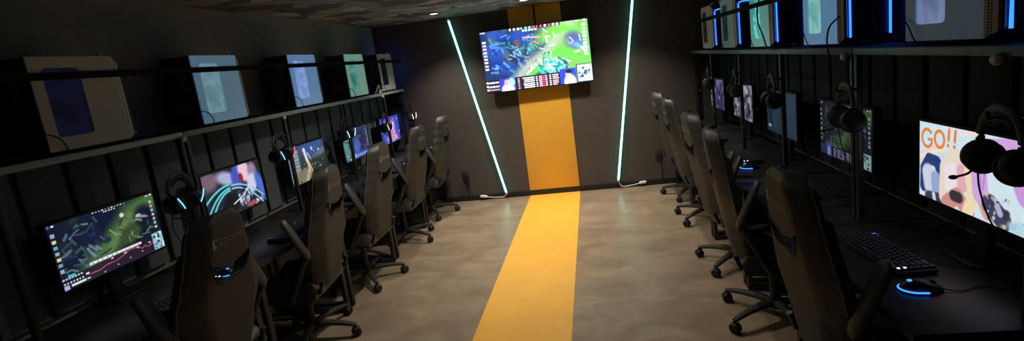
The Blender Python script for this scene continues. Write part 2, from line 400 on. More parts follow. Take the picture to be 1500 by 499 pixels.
def pic_arcs():
    p = Pic(160, 90, (34, 34, 44), 3)
    p.mix((p.noise(7, 5)-.4)*1.6, (62, 58, 70))
    p.blob(.10, .16, .14, .2, (120, 96, 110), .7); p.blob(.38, .20, .16, .14, (172, 176, 214), .6, .3); p.blob(.56, .22, .10, .24, (72, 84, 190), .4, .2); p.blob(.70, .16, .10, .26, (236, 196, 214), .4, -.3); p.blob(.84, .22, .08, .2, (150, 130, 156), .5); p.blob(.80, .48, .09, .22, (206, 208, 234), .4, .3)
    p.blob(.95, .60, .07, .34, (76, 110, 206), .5, -.3); p.blob(.62, .28, .04, .1, (140, 40, 62), .4)
    arc = lambda v0, k: [(t, v0+k*(t-.40)**2) for t in np.linspace(0, .40, 9)]
    for v0, k in ((.34, 1.5), (.42, 2.6), (.47, 3.6)): p.line(arc(v0, k), .022, (92, 206, 220))
    for v0, k in ((.38, 1.7), (.45, 2.2)): p.line([(t, v0+k*(t-.44)**2) for t in np.linspace(.44, .96, 10)], .018, (140, 200, 222))
    p.blob(.38, .76, .13, .22, (20, 24, 30), .4); p.specks(.50, .52, .78, .92, 46, .02, [(206, 214, 226), (110, 126, 160), (60, 70, 96), (150, 190, 220)]); p.line([(.42, .78), (.62, .66), (.74, .5)], .014, (226, 232, 240))
    p.blob(.72, .92, .1, .05, (170, 80, 96), .6); p.rect(.02, .86, .22, .95, (150, 170, 140), .9); p.rect(.04, .885, .19, .925, (40, 50, 44)); p.specks(.8, .86, 1, .96, 10, .014, [(230, 226, 230), (90, 130, 200)])
    return p
def pic_figure():
    p = Pic(128, 72, (52, 58, 60), 5)
    p.mix((p.noise(8, 6)-.45)*2, (78, 84, 80)); p.blob(.62, .08, .36, .30, (58, 80, 140), .6); p.blob(.75, .42, .3, .10, (96, 110, 130), .6, -.3); p.blob(.70, .72, .42, .28, (44, 50, 46), .5)
    p.rect(.0, .1, .26, .9, (128, 150, 164), .75)
    for k in range(8): p.rect(.01, .14+k*.095, .25, .165+k*.095, (176, 196, 204), .8)
    p.blob(.30, .85, .25, .2, (128, 120, 96), .5); p.line([(.38, .98), (.50, .62)], .06, (190, 180, 150), .8)
    p.blob(.42, .16, .035, .06, (226, 222, 226), .3); p.line([(.43, .24), (.46, .46)], .06, (206, 214, 232)); p.line([(.46, .5), (.48, .78)], .03, (214, 196, 150)); p.line([(.49, .5), (.55, .76)], .03, (206, 186, 142)); p.line([(.50, .26), (.56, .44)], .018, (220, 206, 200))
    p.specks(.55, .08, .95, .3, 14, .014, [(210, 224, 236), (120, 150, 200)]); p.specks(.2, .5, .95, .95, 26, .014, [(150, 160, 160), (40, 46, 44), (220, 226, 226)], .7)
    return p
def pic_night():
    p = Pic(128, 72, (44, 66, 96), 8)
    p.mix((p.noise(6, 5)-.4)*2, (40, 52, 128)); p.mix((p.noise(9, 6)-.55)*3, (92, 116, 132)); p.blob(.72, .45, .18, .36, (44, 36, 76), .6); p.blob(.08, .5, .10, .5, (92, 140, 136), .5); p.blob(.5, .6, .12, .25, (66, 100, 186), .7, .5)
    p.rect(.30, .84, .98, 1, (70, 96, 190), .9)
    for k in range(9): p.rect(.33+k*.07, .87, .37+k*.07, .95, (150, 176, 226))
    p.blob(.35, .9, .04, .08, (190, 206, 236), .4); p.specks(.1, .8, .3, 1, 10, .014, [(200, 220, 220), (90, 120, 130)])
    for k in range(8): p.rect(.94, .12+k*.08, .965, .155+k*.08, (170, 190, 196))
    p.specks(.05, .05, .95, .8, 30, .02, [(110, 140, 170), (40, 50, 90), (76, 110, 160)], .6)
    return p
def pic_violet():
    p = Pic(128, 72, (66, 60, 176), 12)
    p.mix((p.noise(7, 6)-.4)*2, (72, 110, 226)); p.blob(.62, .52, .16, .42, (186, 120, 206), .5, .35); p.blob(.55, .82, .3, .15, (206, 150, 170), .6); p.blob(.9, .3, .12, .4, (48, 80, 196), .5); p.line([(.55, .3), (.75, .9)], .04, (230, 190, 226)); p.blob(.2, .3, .14, .2, (150, 110, 220), .6); p.specks(.05, .05, .95, .95, 40, .018, [(226, 180, 230), (80, 50, 150), (120, 170, 240), (230, 196, 170)], .8)
    return p
def pic_teal():
    p = Pic(128, 72, (34, 58, 84), 15)
    p.mix((p.u-.1)*.8, (54, 88, 108)); p.mix((p.noise(4, 3)-.45)*1.6, (50, 84, 112)); p.rect(0, 0, .35, .25, (96, 140, 214), .7); p.line([(.45, .7), (.9, 1)], .015, (24, 40, 60)); p.blob(.10, .86, .06, .035, (226, 236, 245), .4)
    p.a = p.a*.62
    return p
def pic_grey():
    p = Pic(96, 54, (112, 116, 134), 18)
    p.mix((p.noise(7, 5)-.42)*4, (196, 200, 220)); p.mix((p.noise(10, 7)-.55)*5, (48, 48, 62)); p.specks(.05, .05, .95, .95, 34, .03, [(226, 228, 240), (60, 60, 80), (140, 146, 176)], .8)
    p.a = p.a*.75
    return p
def pic_sliver():
    p = Pic(96, 54, (66, 62, 110), 21)
    p.mix((p.noise(6, 5)-.45)*3, (130, 124, 176)); p.specks(.05, .05, .95, .95, 24, .04, [(190, 186, 220), (50, 44, 90)], .8)
    p.a = p.a*.7
    return p
def pic_pastel():
    p = Pic(300, 168, (206, 226, 236), 30)
    p.mix((p.noise(5, 4)-.5)*.8, (226, 240, 244))
    for i, c in enumerate(((240, 206, 214), (244, 226, 190), (206, 226, 200), (190, 206, 240), (212, 190, 232))): p.line([(-.02, .44+i*.05), (.26, .24+i*.05)], .022, c, .85)
    p.line([(.42, .06), (.60, .0)], .03, (232, 222, 206)); p.blob(.36, .04, .1, .06, (226, 220, 236), .6)
    p.specks(0, .05, .4, .3, 16, .006, [(150, 190, 220), (226, 200, 226)], .8)
    # plain rounded colour shapes where the picture's figures stand
    p.line([(.05, .86), (.055, .62), (.11, .47), (.19, .48), (.245, .64)], .075, (40, 62, 116), 1, .2)
    p.line([(.10, .66), (.12, .82)], .12, (204, 208, 226), 1, .3); p.line([(.18, .70), (.19, .84)], .09, (150, 166, 206), 1, .3)
    p.line([(.11, .98), (.22, .96)], .08, (56, 62, 84), 1, .3); p.line([(.16, .92), (.17, 1)], .03, (206, 208, 220), 1, .3)
    p.line([(.265, .90), (.27, .52), (.36, .32), (.46, .40), (.49, .66)], .085, (228, 214, 196), 1, .2)
    p.line([(.34, .56), (.35, .72)], .13, (232, 222, 228), 1, .3); p.line([(.43, .50), (.44, .68)], .08, (224, 170, 184), 1, .4)
    p.line([(.30, .96), (.40, .82), (.50, .98)], .10, (206, 142, 136), 1, .2); p.line([(.36, .84), (.41, .84)], .07, (58, 50, 58), 1, .3)
    p.line([(.50, .50), (.545, .74), (.49, .99)], .085, (236, 216, 178), 1, .25); p.line([(.60, .70), (.66, .90)], .08, (214, 158, 150), 1, .3)
    p.line([(.455, .31), (.475, .40)], .04, (234, 130, 62), 1, .3)
    p.line([(.60, .70), (.58, .42), (.68, .16), (.86, .10)], .12, (206, 164, 222), 1, .2); p.line([(.86, .22), (.95, .55)], .14, (196, 150, 214), 1, .2)
    p.line([(.57, .25), (.60, .62)], .015, (170, 124, 200)); p.line([(.66, .12), (.95, .30)], .012, (180, 136, 206)); p.line([(.64, .30), (.62, .64)], .012, (176, 130, 204))
    p.line([(.68, .78), (.78, .90)], .12, (62, 64, 90), 1, .2); p.line([(.72, .72), (.76, .84)], .04, (170, 176, 206), 1, .4); p.specks(.64, .66, .84, .98, 26, .014, [(46, 48, 70), (200, 204, 224), (110, 116, 150), (214, 196, 150)], .9)
    p.blob(.92, .93, .1, .08, (180, 214, 226), .4); p.specks(.84, .86, 1, 1, 14, .012, [(226, 220, 150), (150, 200, 226)], .8)
    # the hand-drawn word GO!!
    o = (226, 132, 52); g = [(.085+.055*math.cos(t), .205+.115*math.sin(t)) for t in np.linspace(-.75, -5.6, 22)]
    p.line(g, .020, o); p.line([(.135, .265), (.135, .215), (.10, .215)], .018, o)
    p.line([(.215+.048*math.cos(t), .185+.105*math.sin(t)) for t in np.linspace(0, 2*PI, 26)], .020, o)
    for u in (.305, .365):
        p.line([(u+.006, .04), (u, .17)], .020, o); p.blob(u-.003, .235, .013, .023, o, .2)
    return p

def screen_mesh(name, pic, w, h, m, parent):
    """lit display facing local +X, picture from a colour array"""
    H, W = pic.a.shape[:2]
    ys = np.linspace(-w/2, w/2, W); zs = np.linspace(h/2, -h/2, H)
    co = np.zeros((H, W, 3)); co[..., 1] = ys[None, :]; co[..., 2] = zs[:, None]
    idx = np.arange(H*W).reshape(H, W)
    f = np.stack([idx[1:, :-1], idx[1:, 1:], idx[:-1, 1:], idx[:-1, :-1]], -1).reshape(-1, 4)
    me = bpy.data.meshes.new(name); me.from_pydata(co.reshape(-1, 3).tolist(), [], f.tolist())
    at = me.color_attributes.new('picture', 'FLOAT_COLOR', 'POINT')
    c = np.ones((H*W, 4), np.float32); c[:, :3] = lin(pic.a).reshape(-1, 3); at.data.foreach_set('color', c.ravel())
    me.materials.append(m)
    o = bpy.data.objects.new(name, me); C.objects.link(o); o.parent = parent
    return o

# ------------------------------------------------------------------ stations: what one can point at for each seat
LY = [2.045 + .872*i for i in range(5)]
RY = [1.866 + .876*i for i in range(5)]
SCREENS = {
    ('L', 0): (lambda: battle_map(220, 124, 41, 1.0, 'graph'), 'the battle map with a red line graph'),
    ('L', 1): (pic_arcs, 'the game picture of bright cyan arcs'),
    ('L', 2): (pic_figure, 'the pale standing figure under blue sky'),
    ('L', 3): (pic_night, 'the dark blue night scene'),
    ('L', 4): (pic_violet, 'the violet and pink picture'),
    ('R', 0): (pic_pastel, 'the pastel picture saying GO!!'),
    ('R', 1): (lambda: battle_map(160, 90, 43, .62, 'plain'), 'the dim battle map with pale minimap'),
    ('R', 2): (pic_teal, 'the plain dim teal picture'),
    ('R', 3): (pic_grey, 'the grey and white mottled picture'),
    ('R', 4): (pic_sliver, 'the dim purple picture nearest the back wall'),
}
STATIONS = [(s, i) for s in 'LR' for i in range(5)]
def sy(s, i): return (LY if s == 'L' else RY)[i]

# ------------------------------------------------------------------ desks
DZ = .73
def make_desk():
    t = thing('gaming_desk', '', 'desk', group='desks along the side walls')
    # local +X is the sitter's side; the top runs from x=-.36 to .36 and is scaled per side below
    MB().box((0, 0, DZ-.0125), (.63, .868, .025), .004).build('desktop', M['desk'], t)
    for sgn in (-1, 1):
        m = MB(); y = sgn*.40
        m.box((.27, y, .36), (.03, .04, .69), .004); m.box((-.27, y, .36), (.03, .04, .69), .004)
        m.box((0, y, .022), (.57, .04, .03), .004); m.box((0, y, .69), (.57, .04, .03), .004)
        m.build('leg_frame', M['steel_dark'], t)
    MB().box((-.27, 0, .52), (.02, .73, .22), .004).build('modesty_panel', M['soft_black'], t)
    return t
# ------------------------------------------------------------------ monitors
def make_monitor():
    t = thing('monitor', '', 'monitor', group='monitors on the desks')
    MB().box((-.022, 0, 0), (.040, .552, .327), .006).build('housing', M['black_plastic'], t)
    m = MB(); z = -.30
    m.prism([(-.035, -.03), (.035, -.03), (.028, -.29), (-.028, -.29)], 'x', -.075, -.045, bev=.004); m.box((-.052, 0, -.02), (.03, .10, .10), .006)
    m.build('stand_neck', M['black_plastic'], t)
    MB().prism([(.02, -.10), (.045, -.08), (.045, .08), (.02, .10), (-.10, .10), (-.12, .08), (-.12, -.08), (-.10, -.10)], 'z', -.302, -.292, bev=.003).build('stand_foot', M['black_plastic'], t)
    return t
# ------------------------------------------------------------------ keyboards and mice
def make_keyboard():
    t = thing('keyboard', '', 'keyboard', group='keyboards on the desks')
    # local +X points at the sitter; long side along y
    MB().box((0, 0, .011), (.145, .365, .016), .005).build('case', M['black_plastic'], t)
    k = MB()
    rows = [[1]*16, [1]*13+[2, 1], [1.5]+[1]*12+[1.5, 1], [1.75]+[1]*11+[2.25, 1], [2.25]+[1]*10+[1.75, 1, 1], [1.25, 1.25, 1.25, 6, 1.25, 1.25, 1.25, 1, 1]]
    for r, row in enumerate(rows):
        tot = sum(row); u = .352/tot; y = -.176
        for wd in row:
            c = y+wd*u/2; w = wd*u-.0028; x = -.058+r*.0225
            k.prism([(c-w/2, 0.018), (c+w/2, .018), (c+w/2-.002, .027), (c-w/2+.002, .027)], 'x', x-.009, x+.009)
            k.box((x-.002, c, .0272), (.005, .005 if wd < 5 else .02, .0006), mi=1)
            y += wd*u
    k.build('keys', [M['keycap'], M['legend']], t)
    MB().box((-.064, -.150, .0225), (.014, .026, .006), .002).build('glowing_emblem', M['blue'], t, label='small glowing blue emblem')
    m = MB()
    for q in (.10, .118, .136): m.box((-.064, q, .0225), (.006, .006, .006))
    m.box((.054, .165, .028), (.007, .007, .002)); m.box((.032, .165, .028), (.007, .007, .002))
    m.build('indicator_light', M['kb_lamp'], t)
    MB().tube(spline([(-.07, .0, .008), (-.10, .03, .005), (-.13, .12, .005), (-.20, .17, .005)]), .0022, 6).build('cable', M['rubber'], t)
    return t
def make_mouse():
    t = thing('computer_mouse', '', 'mouse', group='mice on the desks')
    # nose points away from the sitter, along local -X
    m = MB(); n, k = 20, 14; vs = []; 
    for i in range(k+1):
        a = i/k; x = .062-.124*a
        hw = .034*math.sin(PI*min(1, max(.03, a*.94+.03)))**.45*(1-.12*math.sin(PI*a)); hh = .040*math.sin(PI*(.06+.90*a**.8))**.7
        for j in range(n):
            q = 2*PI*j/n; zz = math.sin(q)
            vs.append((x, hw*math.cos(q), .003+max(0, zz)**.8*hh if zz > 0 else .001))
    fs = [(i*n+j, i*n+(j+1) % n, (i+1)*n+(j+1) % n, (i+1)*n+j) for i in range(k) for j in range(n)]+[tuple(range(n)), tuple(k*n+j for j in range(n))]
    m._add(vs, fs); m.build('shell', M['black_plastic'], t, 60)
    MB().tube(spline([(-.01, -.0345, .010), (.03, -.0335, .011), (.055, -.020, .012), (.0635, 0, .013), (.055, .020, .012), (.03, .0335, .011), (-.01, .0345, .010)], 6), .0030, 8).build('light_strip', M['blue'], t, label='blue light strip around the palm end')
    MB().ellipsoid((.030, 0, .0385), (.010, .008, .003)).build('glowing_emblem', M['blue'], t, label='small glowing blue emblem')
    MB().cyl((-.032, -.004, .030), (-.032, .004, .030), .010).build('scroll_wheel', M['rubber'], t)
    MB().tube(spline([(-.06, 0, .008), (-.11, .01, .004), (-.18, -.02, .004), (-.24, 0, .004)]), .002, 6).build('cable', M['rubber'], t)
    return t
# ------------------------------------------------------------------ headsets
def make_headset():
    t = thing('gaming_headset', '', 'headset', group='headsets hanging from the shelf posts')
    # hangs by its headband; origin at the inside top of the band; ear cups along local y; looks along +X
    R = .086
    arc = [(0, R*math.sin(a), -R+R*1.08*math.cos(a)) for a in np.linspace(-1.75, 1.75, 25)]
    MB().tube([(p[0], p[1], p[2]+.012) for p in arc], [.0085]*25, 10, flat=1.9).build('headband', M['black_plastic'], t)
    pad = MB().tube([(0, (R-.013)*math.sin(a), -R+(R-.013)*1.08*math.cos(a)+.006) for a in np.linspace(-.8, .8, 14)], .011, 10, flat=1.5)
    pad.build('head_pad', M['rubber'], t)
    for sg, nm in ((-1, 'ear_cup'), (1, 'ear_cup')):
        mx = Matrix.Translation((0, sg*.083, -.125)) @ Matrix.Rotation(sg*.30, 4, 'X')
        c = MB().lathe([(.030, .020), (.043, .016), (.049, .004), (.049, -.006), (.044, -.014)], 'y', n=26, mx=mx @ Matrix.Rotation(0 if sg > 0 else PI, 4, 'Z'))
        cup = c.build(nm, M['black_plastic'], t)
        f = MB().lathe([(.044, -.012), (.050, -.020), (.047, -.034), (.030, -.036)], 'y', n=26, mx=mx @ Matrix.Rotation(0 if sg > 0 else PI, 4, 'Z'))
        f.build('ear_cushion', M['rubber'], cup)
        l = MB().tube([(.052, sg*.100, -.092), (.055, sg*.080, -.128), (.050, sg*.062, -.155)], .0025, 8)
        l.build('light_strip', M['led_cy'], cup)
        MB().tube([(0, sg*.082, -.07), (0, sg*.088, -.098)], [.010, .012], 8, flat=.6).build('yoke', M['steel_dark'], t)
    mc = MB().tube(spline([(.0, -.10, -.160), (.015, -.11, -.188), (.055, -.10, -.195)]), .0036, 8)
    mc.ellipsoid((.058, -.100, -.195), (.012, .008, .007)); mc.build('microphone', M['black_plastic'], t)
    MB().tube(spline([(0, -.095, -.17), (-.01, -.10, -.24), (-.02, -.06, -.33), (-.05, .02, -.42), (-.08, .03, -.46)]), .0024, 6).build('cable', M['rubber'], t)
    return t
# ------------------------------------------------------------------ computer towers
def make_tower():
    t = thing('computer_tower', '', 'computer', group='computer towers on the shelves')
    # local: side panel with window faces +X, front faces +Y, origin under the middle of the case
    L, W, H, z0 = .43, .21, .40, .018
    y0, y1, x1 = -L/2, L/2, W/2
    MB().prism([(y0+.004, z0), (y1-.035, z0), (y1-.012, z0+.03), (y1-.012, z0+H-.06), (y1-.055, z0+H-.004), (y0+.004, z0+H-.004)], 'x', -x1, x1-.012, bev=.003).build('chassis', M['soft_black'], t)
    # white plate with a round-cornered opening
    out = [(y0, z0-.002), (y1-.062, z0-.002), (y1-.062, z0+H), (y0, z0+H)]
    wy0, wy1, wz0, wz1, r = y0+.048, y0+.205, z0+.055, z0+H-.048, .018
    inn = []
    for (cy, cz, a0) in ((wy0+r, wz0+r, PI), (wy1-r, wz0+r, 1.5*PI), (wy1-r, wz1-r, 0), (wy0+r, wz1-r, .5*PI)):
        inn += [(cy+r*math.cos(a0+k*PI/8), cz+r*math.sin(a0+k*PI/8)) for k in range(5)]
    m = MB(); vs = []
    for x in (x1-.008, x1):
        vs += [(x, p[0], p[1]) for p in out]+[(x, p[0], p[1]) for p in inn]
    n = len(inn); F = []
    for base, fl in ((0, True), (4+n, False)):
        for k in range(4):
            c0 = base+k; i0 = base+4+k*5
            loop = [i0+j for j in range(5)]
            F.append([c0]+loop if fl else ([c0]+loop)[::-1])
            nxt = base+4+((k+1) % 4)*5
            F.append([c0, i0+4, nxt, base+(k+1) % 4][:: 1 if not fl else -1])
    for k in range(n): F.append((4+k, 4+(k+1) % n, 8+n+(k+1) % n, 8+n+k))
    for k in range(4): F.append((k, (k+1) % 4, 4+n+(k+1) % 4, 4+n+k))
    for base in (0,):
        pass
    m._add(vs, F)
    # bevelled front edge of the plate, cut back at top and bottom
    m.build('side_panel', M['white_steel'], t, 20)
    b = MB()
    vs = [(x1, y1-.062, z0-.002), (x1, y1-.062, z0+H), (x1-.018, y1-.008, z0+H-.055), (x1-.018, y1-.008, z0+.028)]
    vs += [(v[0]-.004, v[1]-.004, v[2]) for v in vs]
    b._add(vs, [(0, 3, 2, 1), (4, 5, 6, 7), (0, 1, 5, 4), (1, 2, 6, 5), (2, 3, 7, 6), (3, 0, 4, 7)])
    b.build('vent_strip', M['perforated'], t, label='perforated bevelled strip along the front edge')
    MB().box((x1-.009, (wy0+wy1)/2, (wz0+wz1)/2), (.004, wy1-wy0+.012, wz1-wz0+.012)).build('window_pane', M['black_plastic'], t)
    # roof plate
    MB().prism([(y0, z0+H-.004), (y1-.060, z0+H-.004), (y1-.064, z0+H), (y0, z0+H)], 'x', -x1, x1-.008).build('top_plate', M['soft_black'], t)
    # front face with its mesh
    fr = MB().box((-.012, y1-.012, z0+H/2-.01), (W-.055, .010, H-.10), .002)
    for k in range(9): fr.box((-.012, y1-.0065, z0+.055+k*.034), (W-.09, .003, .004))
    fr.build('front_panel', M['black_plastic'], t)
    arch = [(x1-.030, y1-.004, z0+.022), (x1-.030, y1-.004, z0+H-.075), (x1-.038, y1-.008, z0+H-.055), (x1-.06, y1-.010, z0+H-.050), (-x1+.034, y1-.010, z0+H-.050), (-x1+.016, y1-.008, z0+H-.058), (-x1+.010, y1-.004, z0+H-.075), (-x1+.010, y1-.004, z0+.022)]
    MB().tube(arch, .0052, 8).build('light_strip', M['case_blue'], t, label='blue light strip framing the front')
    # rear plate: slots and sockets
    rp = MB().box((-.006, y0+.002, z0+H/2), (W-.02, .006, H-.02), .002); rp.build('rear_plate', M['soft_black'], t)
    pt = MB()
    for k in range(5): pt.box((-.02, y0-.002, z0+.13-.018*k), (.10, .004, .004))
    pt.build('vent_grille', M['port'], t)
    for k in range(4): MB().box((.042-.022*(k % 2), y0-.002, z0+.335-.030*k), (.017, .006, .011), .001).build('socket', M['port'], t)
    for sx in (-1, 1):
        for sg in (-1, 1): MB().cyl((sx*.07, sg*.16, 0), (sx*.07, sg*.16, z0+.002), .014).build('foot', M['rubber'], t)
    MB().lathe([(.008, 0), (.013, .005), (.013, .017), (.006, .023)], c=(x1-.03, y1-.085, z0+H-.002), n=12).build('thumb_knob', M['white_plastic'], t, label='small white knob on the top edge')
    MB().tube(spline([(x1-.03, y0-.006, z0+.05), (x1+.004, y0-.004, z0+.075), (x1+.012, y0+.035, z0+.055), (x1+.010, y0+.06, z0+.01), (x1-.005, y0+.065, -.004+.008)]), .0028, 6).build('cable', M['rubber'], t)
    return t

# ------------------------------------------------------------------ gaming chair
def prof(z, pts):
    for (a, b), (c, d) in zip(pts[:-1], pts[1:]):
        if z <= c:
            t = (z-a)/(c-a); t = t*t*(3-2*t); return b+(d-b)*t
    return pts[-1][1]
BZ0, BZ1 = .41, 1.145
HW = [(.41, .165), (.50, .190), (.60, .212), (.715, .258), (.78, .250), (.86, .222), (.94, .196), (1.03, .172), (1.09, .156), (1.125, .125), (1.145, .075)]
def back_x(z): return -.215-.125*((z-BZ0)/(BZ1-BZ0))-.012*math.sin(PI*(z-BZ0)/(BZ1-BZ0))
def wing_outline():
    """winged slot below the headrest (local y, z)"""
    top = [(.120, .935), (.075, .918), (.030, .908), (0, .905)]
    bot = [(.022, .845), (.060, .838), (.092, .858), (.113, .895)]
    r = top+[(-y, z) for y, z in top[-2::-1]]
    return r+[(-.113, .895), (-.092, .858), (-.060, .838), (-.022, .845)]+bot
def make_chair():
    t = thing('gaming_chair', '', 'chair', group='gaming chairs pushed up to the desks')
    # forward (towards the desk) is local +X
    base = MB()
    base.lathe([(.030, .065), (.044, .07), (.046, .105), (.034, .118)], n=20)
    for k in range(5):
        a = 2*PI*k/5; c, s = math.cos(a), math.sin(a)
        base.tube([(c*q, s*q, z) for q, z in ((.025, .098), (.10, .104), (.20, .096), (.27, .084), (.305, .074))], [.030, .027, .022, .019, .015], 10, flat=.75)
    b = base.build('star_base', M['soft_black'], t)
    for k in range(5):
        a = 2*PI*k/5; mx = Matrix.Rotation(a, 4, 'Z') @ Matrix.Translation((.300, 0, .030)) @ Matrix.Rotation(.7+k*1.1, 4, 'Z')
        w = MB(); w.lathe([(.010, -.026), (.026, -.024), (.030, -.018), (.030, -.006), (.012, -.004), (.012, .004), (.030, .006), (.030, .018), (.026, .024), (.010, .026)], 'y', n=20, mx=mx)
        w.tube([(0, 0, .012), (0, 0, .046)], .008, 8, mx=mx); w.ellipsoid((-.004, 0, .016), (.020, .012, .020), 12, 8, mx=mx)
        w.build('caster', M['rubber'], b)
    MB().lathe([(.027, .10), (.027, .25), (.020, .25), (.020, .37)], n=18).build('gas_lift', M['steel_dark'], t)
    m = MB().box((.01, 0, .362), (.24, .16, .035), .008); m.tube([(.02, -.08, .36), (.03, -.20, .355), (.03, -.25, .350)], .006, 8)
    m.build('tilt_mechanism', M['steel_dark'], t)
    # seat: cushion with raised side bolsters
    nu, nv = 16, 14; vs = []; 
    for sgn in (1, 0):
        for i in range(nu+1):
            y = -.255+.51*i/nu; q = abs(y)/.255
            for j in range(nv+1):
                x = -.20+.45*j/nv; e = min(1, (1-q)*9)**.5 if q > .88 else 1
                fr = abs(j/nv*2-1); ex = 1-max(0, (fr-.8)/.2)**2*.45
                z = .375 if not sgn else .375+(.072+.045*max(0, (q-.55)/.45)**1.2*(1 if q < .88 else e))*ex*max(.35, e)
                vs.append((x*(1-.06*q*q), y, z))
    n1 = (nu+1)*(nv+1); f = []
    for i in range(nu):
        for j in range(nv):
            a = i*(nv+1)+j; f.append((a, a+nv+1, a+nv+2, a+1)); f.append((n1+a, n1+a+1, n1+a+nv+2, n1+a+nv+1))
    ring = [j for j in range(nv+1)]+[i*(nv+1)+nv for i in range(1, nu+1)]+[nu*(nv+1)+j for j in range(nv-1, -1, -1)]+[i*(nv+1) for i in range(nu-1, 0, -1)]
    for k in range(len(ring)): f.append((ring[k], ring[(k+1) % len(ring)], n1+ring[(k+1) % len(ring)], n1+ring[k]))
    s = MB(); s._add(vs, f); s.build('seat', M['leather'], t, 50)
    # backrest: racing shell, thick, with wrapped bolsters and a winged slot
    nz, ny = 44, 24; vs = []
    for face in (0, 1):
        for i in range(nz+1):
            z = BZ0+(BZ1-BZ0)*i/nz; hw = prof(z, HW)
            for j in range(ny+1):
                q = -1+2*j/ny; y = q*hw; bx = back_x(z)
                edge = max(0, (abs(q)-.60)/.40)
                top = max(0, (z-1.08)/.065)
                if face == 0: x = bx+.066*edge**1.15+.018*top**2
                else: x = bx+.074+(.036*max(0, (abs(q)-.45)/.55)**1.3 if .52 < z < 1.0 else .015*max(0, (abs(q)-.45)/.55))-.004*edge**3-.028*top**2
                vs.append((x, y, z))
    n1 = (nz+1)*(ny+1); f = []
    for i in range(nz):
        for j in range(ny):
            a = i*(ny+1)+j; f.append((a, a+1, a+ny+2, a+ny+1)); f.append((n1+a, n1+a+ny+1, n1+a+ny+2, n1+a+1))
    ring = [j for j in range(ny+1)]+[i*(ny+1)+ny for i in range(1, nz+1)]+[nz*(ny+1)+j for j in range(ny-1, -1, -1)]+[i*(ny+1) for i in range(nz-1, 0, -1)]
    for k in range(len(ring)): f.append((ring[(k+1) % len(ring)], ring[k], n1+ring[k], n1+ring[(k+1) % len(ring)]))
    s = MB(); _, fcs = s._add(vs, f)
    for k, fc in enumerate(fcs):
        j = (k//2) % ny
        if not (k < 2*nz*ny and k % 2 == 0 and 5 <= j < ny-5 and k//2//ny < nz-2): fc.material_index = 1
    back = s.build('backrest', [M['fabric'], M['leather']], t, 50)
    cut = MB().prism(wing_outline(), 'x', -.6, .2).build('slot_cutter', M['leather'])
    for v in cut.data.vertices: v.co.z -= .33*(v.co.x+.31)      # the slot slopes down towards the seat
    md = back.modifiers.new('slot', 'BOOLEAN'); md.operation = 'DIFFERENCE'; md.solver = 'EXACT'; md.object = cut
    bpy.context.view_layer.update()
    me = bpy.data.meshes.new_from_object(back.evaluated_get(bpy.context.evaluated_depsgraph_get()))
    back.modifiers.clear(); back.data = me; bpy.data.objects.remove(cut)
    me.polygons.foreach_set('use_smooth', [True]*len(me.polygons)); me.set_sharp_from_angle(angle=math.radians(50))
    # piping along the rim of the shell
    pp = []
    for sg in (1, -1):
        zs = np.linspace(BZ0+.01, 1.125, 30); zs = zs if sg > 0 else zs[::-1]
        pp += [(back_x(z)+.068+.018*max(0, (z-1.08)/.065)**2, sg*prof(z, HW)*1.0, z) for z in zs]
    MB().tube(pp, .0042, 6).build('piping', M['piping'], back)
    # slot rim
    wo = wing_outline(); MB().tube([(back_x(z)-.001, y, z) for y, z in wo+[wo[0]]], .004, 6).build('slot_rim', M['rubber'], back)
    # printed emblem and word on the rear, read from behind (behind viewer's right is local -y)
    def rx(z): return back_x(z)-.0015
    em = MB()
    for poly in ([(.098, 1.062), (.082, 1.070), (.088, 1.045), (.075, 1.030), (.098, 1.018)], [(.080, 1.062), (.068, 1.068), (.072, 1.050)]):
        k = len(poly); poly = [(y, z-.022) for y, z in poly]; em._add([(rx(z), y, z) for y, z in poly]+[(rx(z)+.001, y, z) for y, z in poly], [tuple(range(k)), tuple(range(2*k-1, k-1, -1))]+[(i, (i+1) % k, k+(i+1) % k, k+i) for i in range(k)])
    em.build('emblem', M['print'], back, label='pale printed emblem')
    cu = bpy.data.curves.new('word', 'FONT'); cu.body = 'COUGAR'; cu.size = .034; cu.extrude = .0006; cu.align_x = 'LEFT'; cu.space_character = 1.08
    to = bpy.data.objects.new('word', cu); C.objects.link(to); bpy.context.view_layer.update()
    wm = bpy.data.meshes.new_from_object(to.evaluated_get(bpy.context.evaluated_depsgraph_get())); bpy.data.objects.remove(to)
    for v in wm.vertices:
        y, z = .062-v.co.x, 1.008+v.co.y
        v.co = (rx(z)-v.co.z, y, z)
    wm.materials.clear(); wm.materials.append(M['print'])
    wo_ = bpy.data.objects.new('printed_word', wm); C.objects.link(wo_); wo_.parent = back
    # arms, pads folded up
    for sg in (-1, 1):
        a = MB(); y = sg*.285
        a.tube([(-.03, sg*.15, .372), (-.04, sg*.25, .375), (-.06, y, .40), (-.12, y, .52), (-.19, y, .655)], [.018, .018, .02, .019, .020], 10)
        a.ellipsoid((-.19, y, .66), (.03, .024, .03))
        ar = a.build('arm_support', M['soft_black'], t)
        p0, p1 = Vector((-.215, y, .655)), Vector((-.105, y, .905)); d = (p1-p0)
        pts = [p0+d*q for q in (0, .04, .12, .5, .88, .96, 1)]
        MB().tube(pts, [.012, .028, .038, .041, .038, .030, .012], 14, flat=.48).build('armrest_pad', M['leather'], ar)
    # bracket joining seat and back
    for sg in (-1, 1): MB().tube([(-.12, sg*.20, .39), (-.20, sg*.205, .40), (-.225, sg*.20, .47)], .014, 8).build('back_hinge', M['steel_dark'], t)
    return t

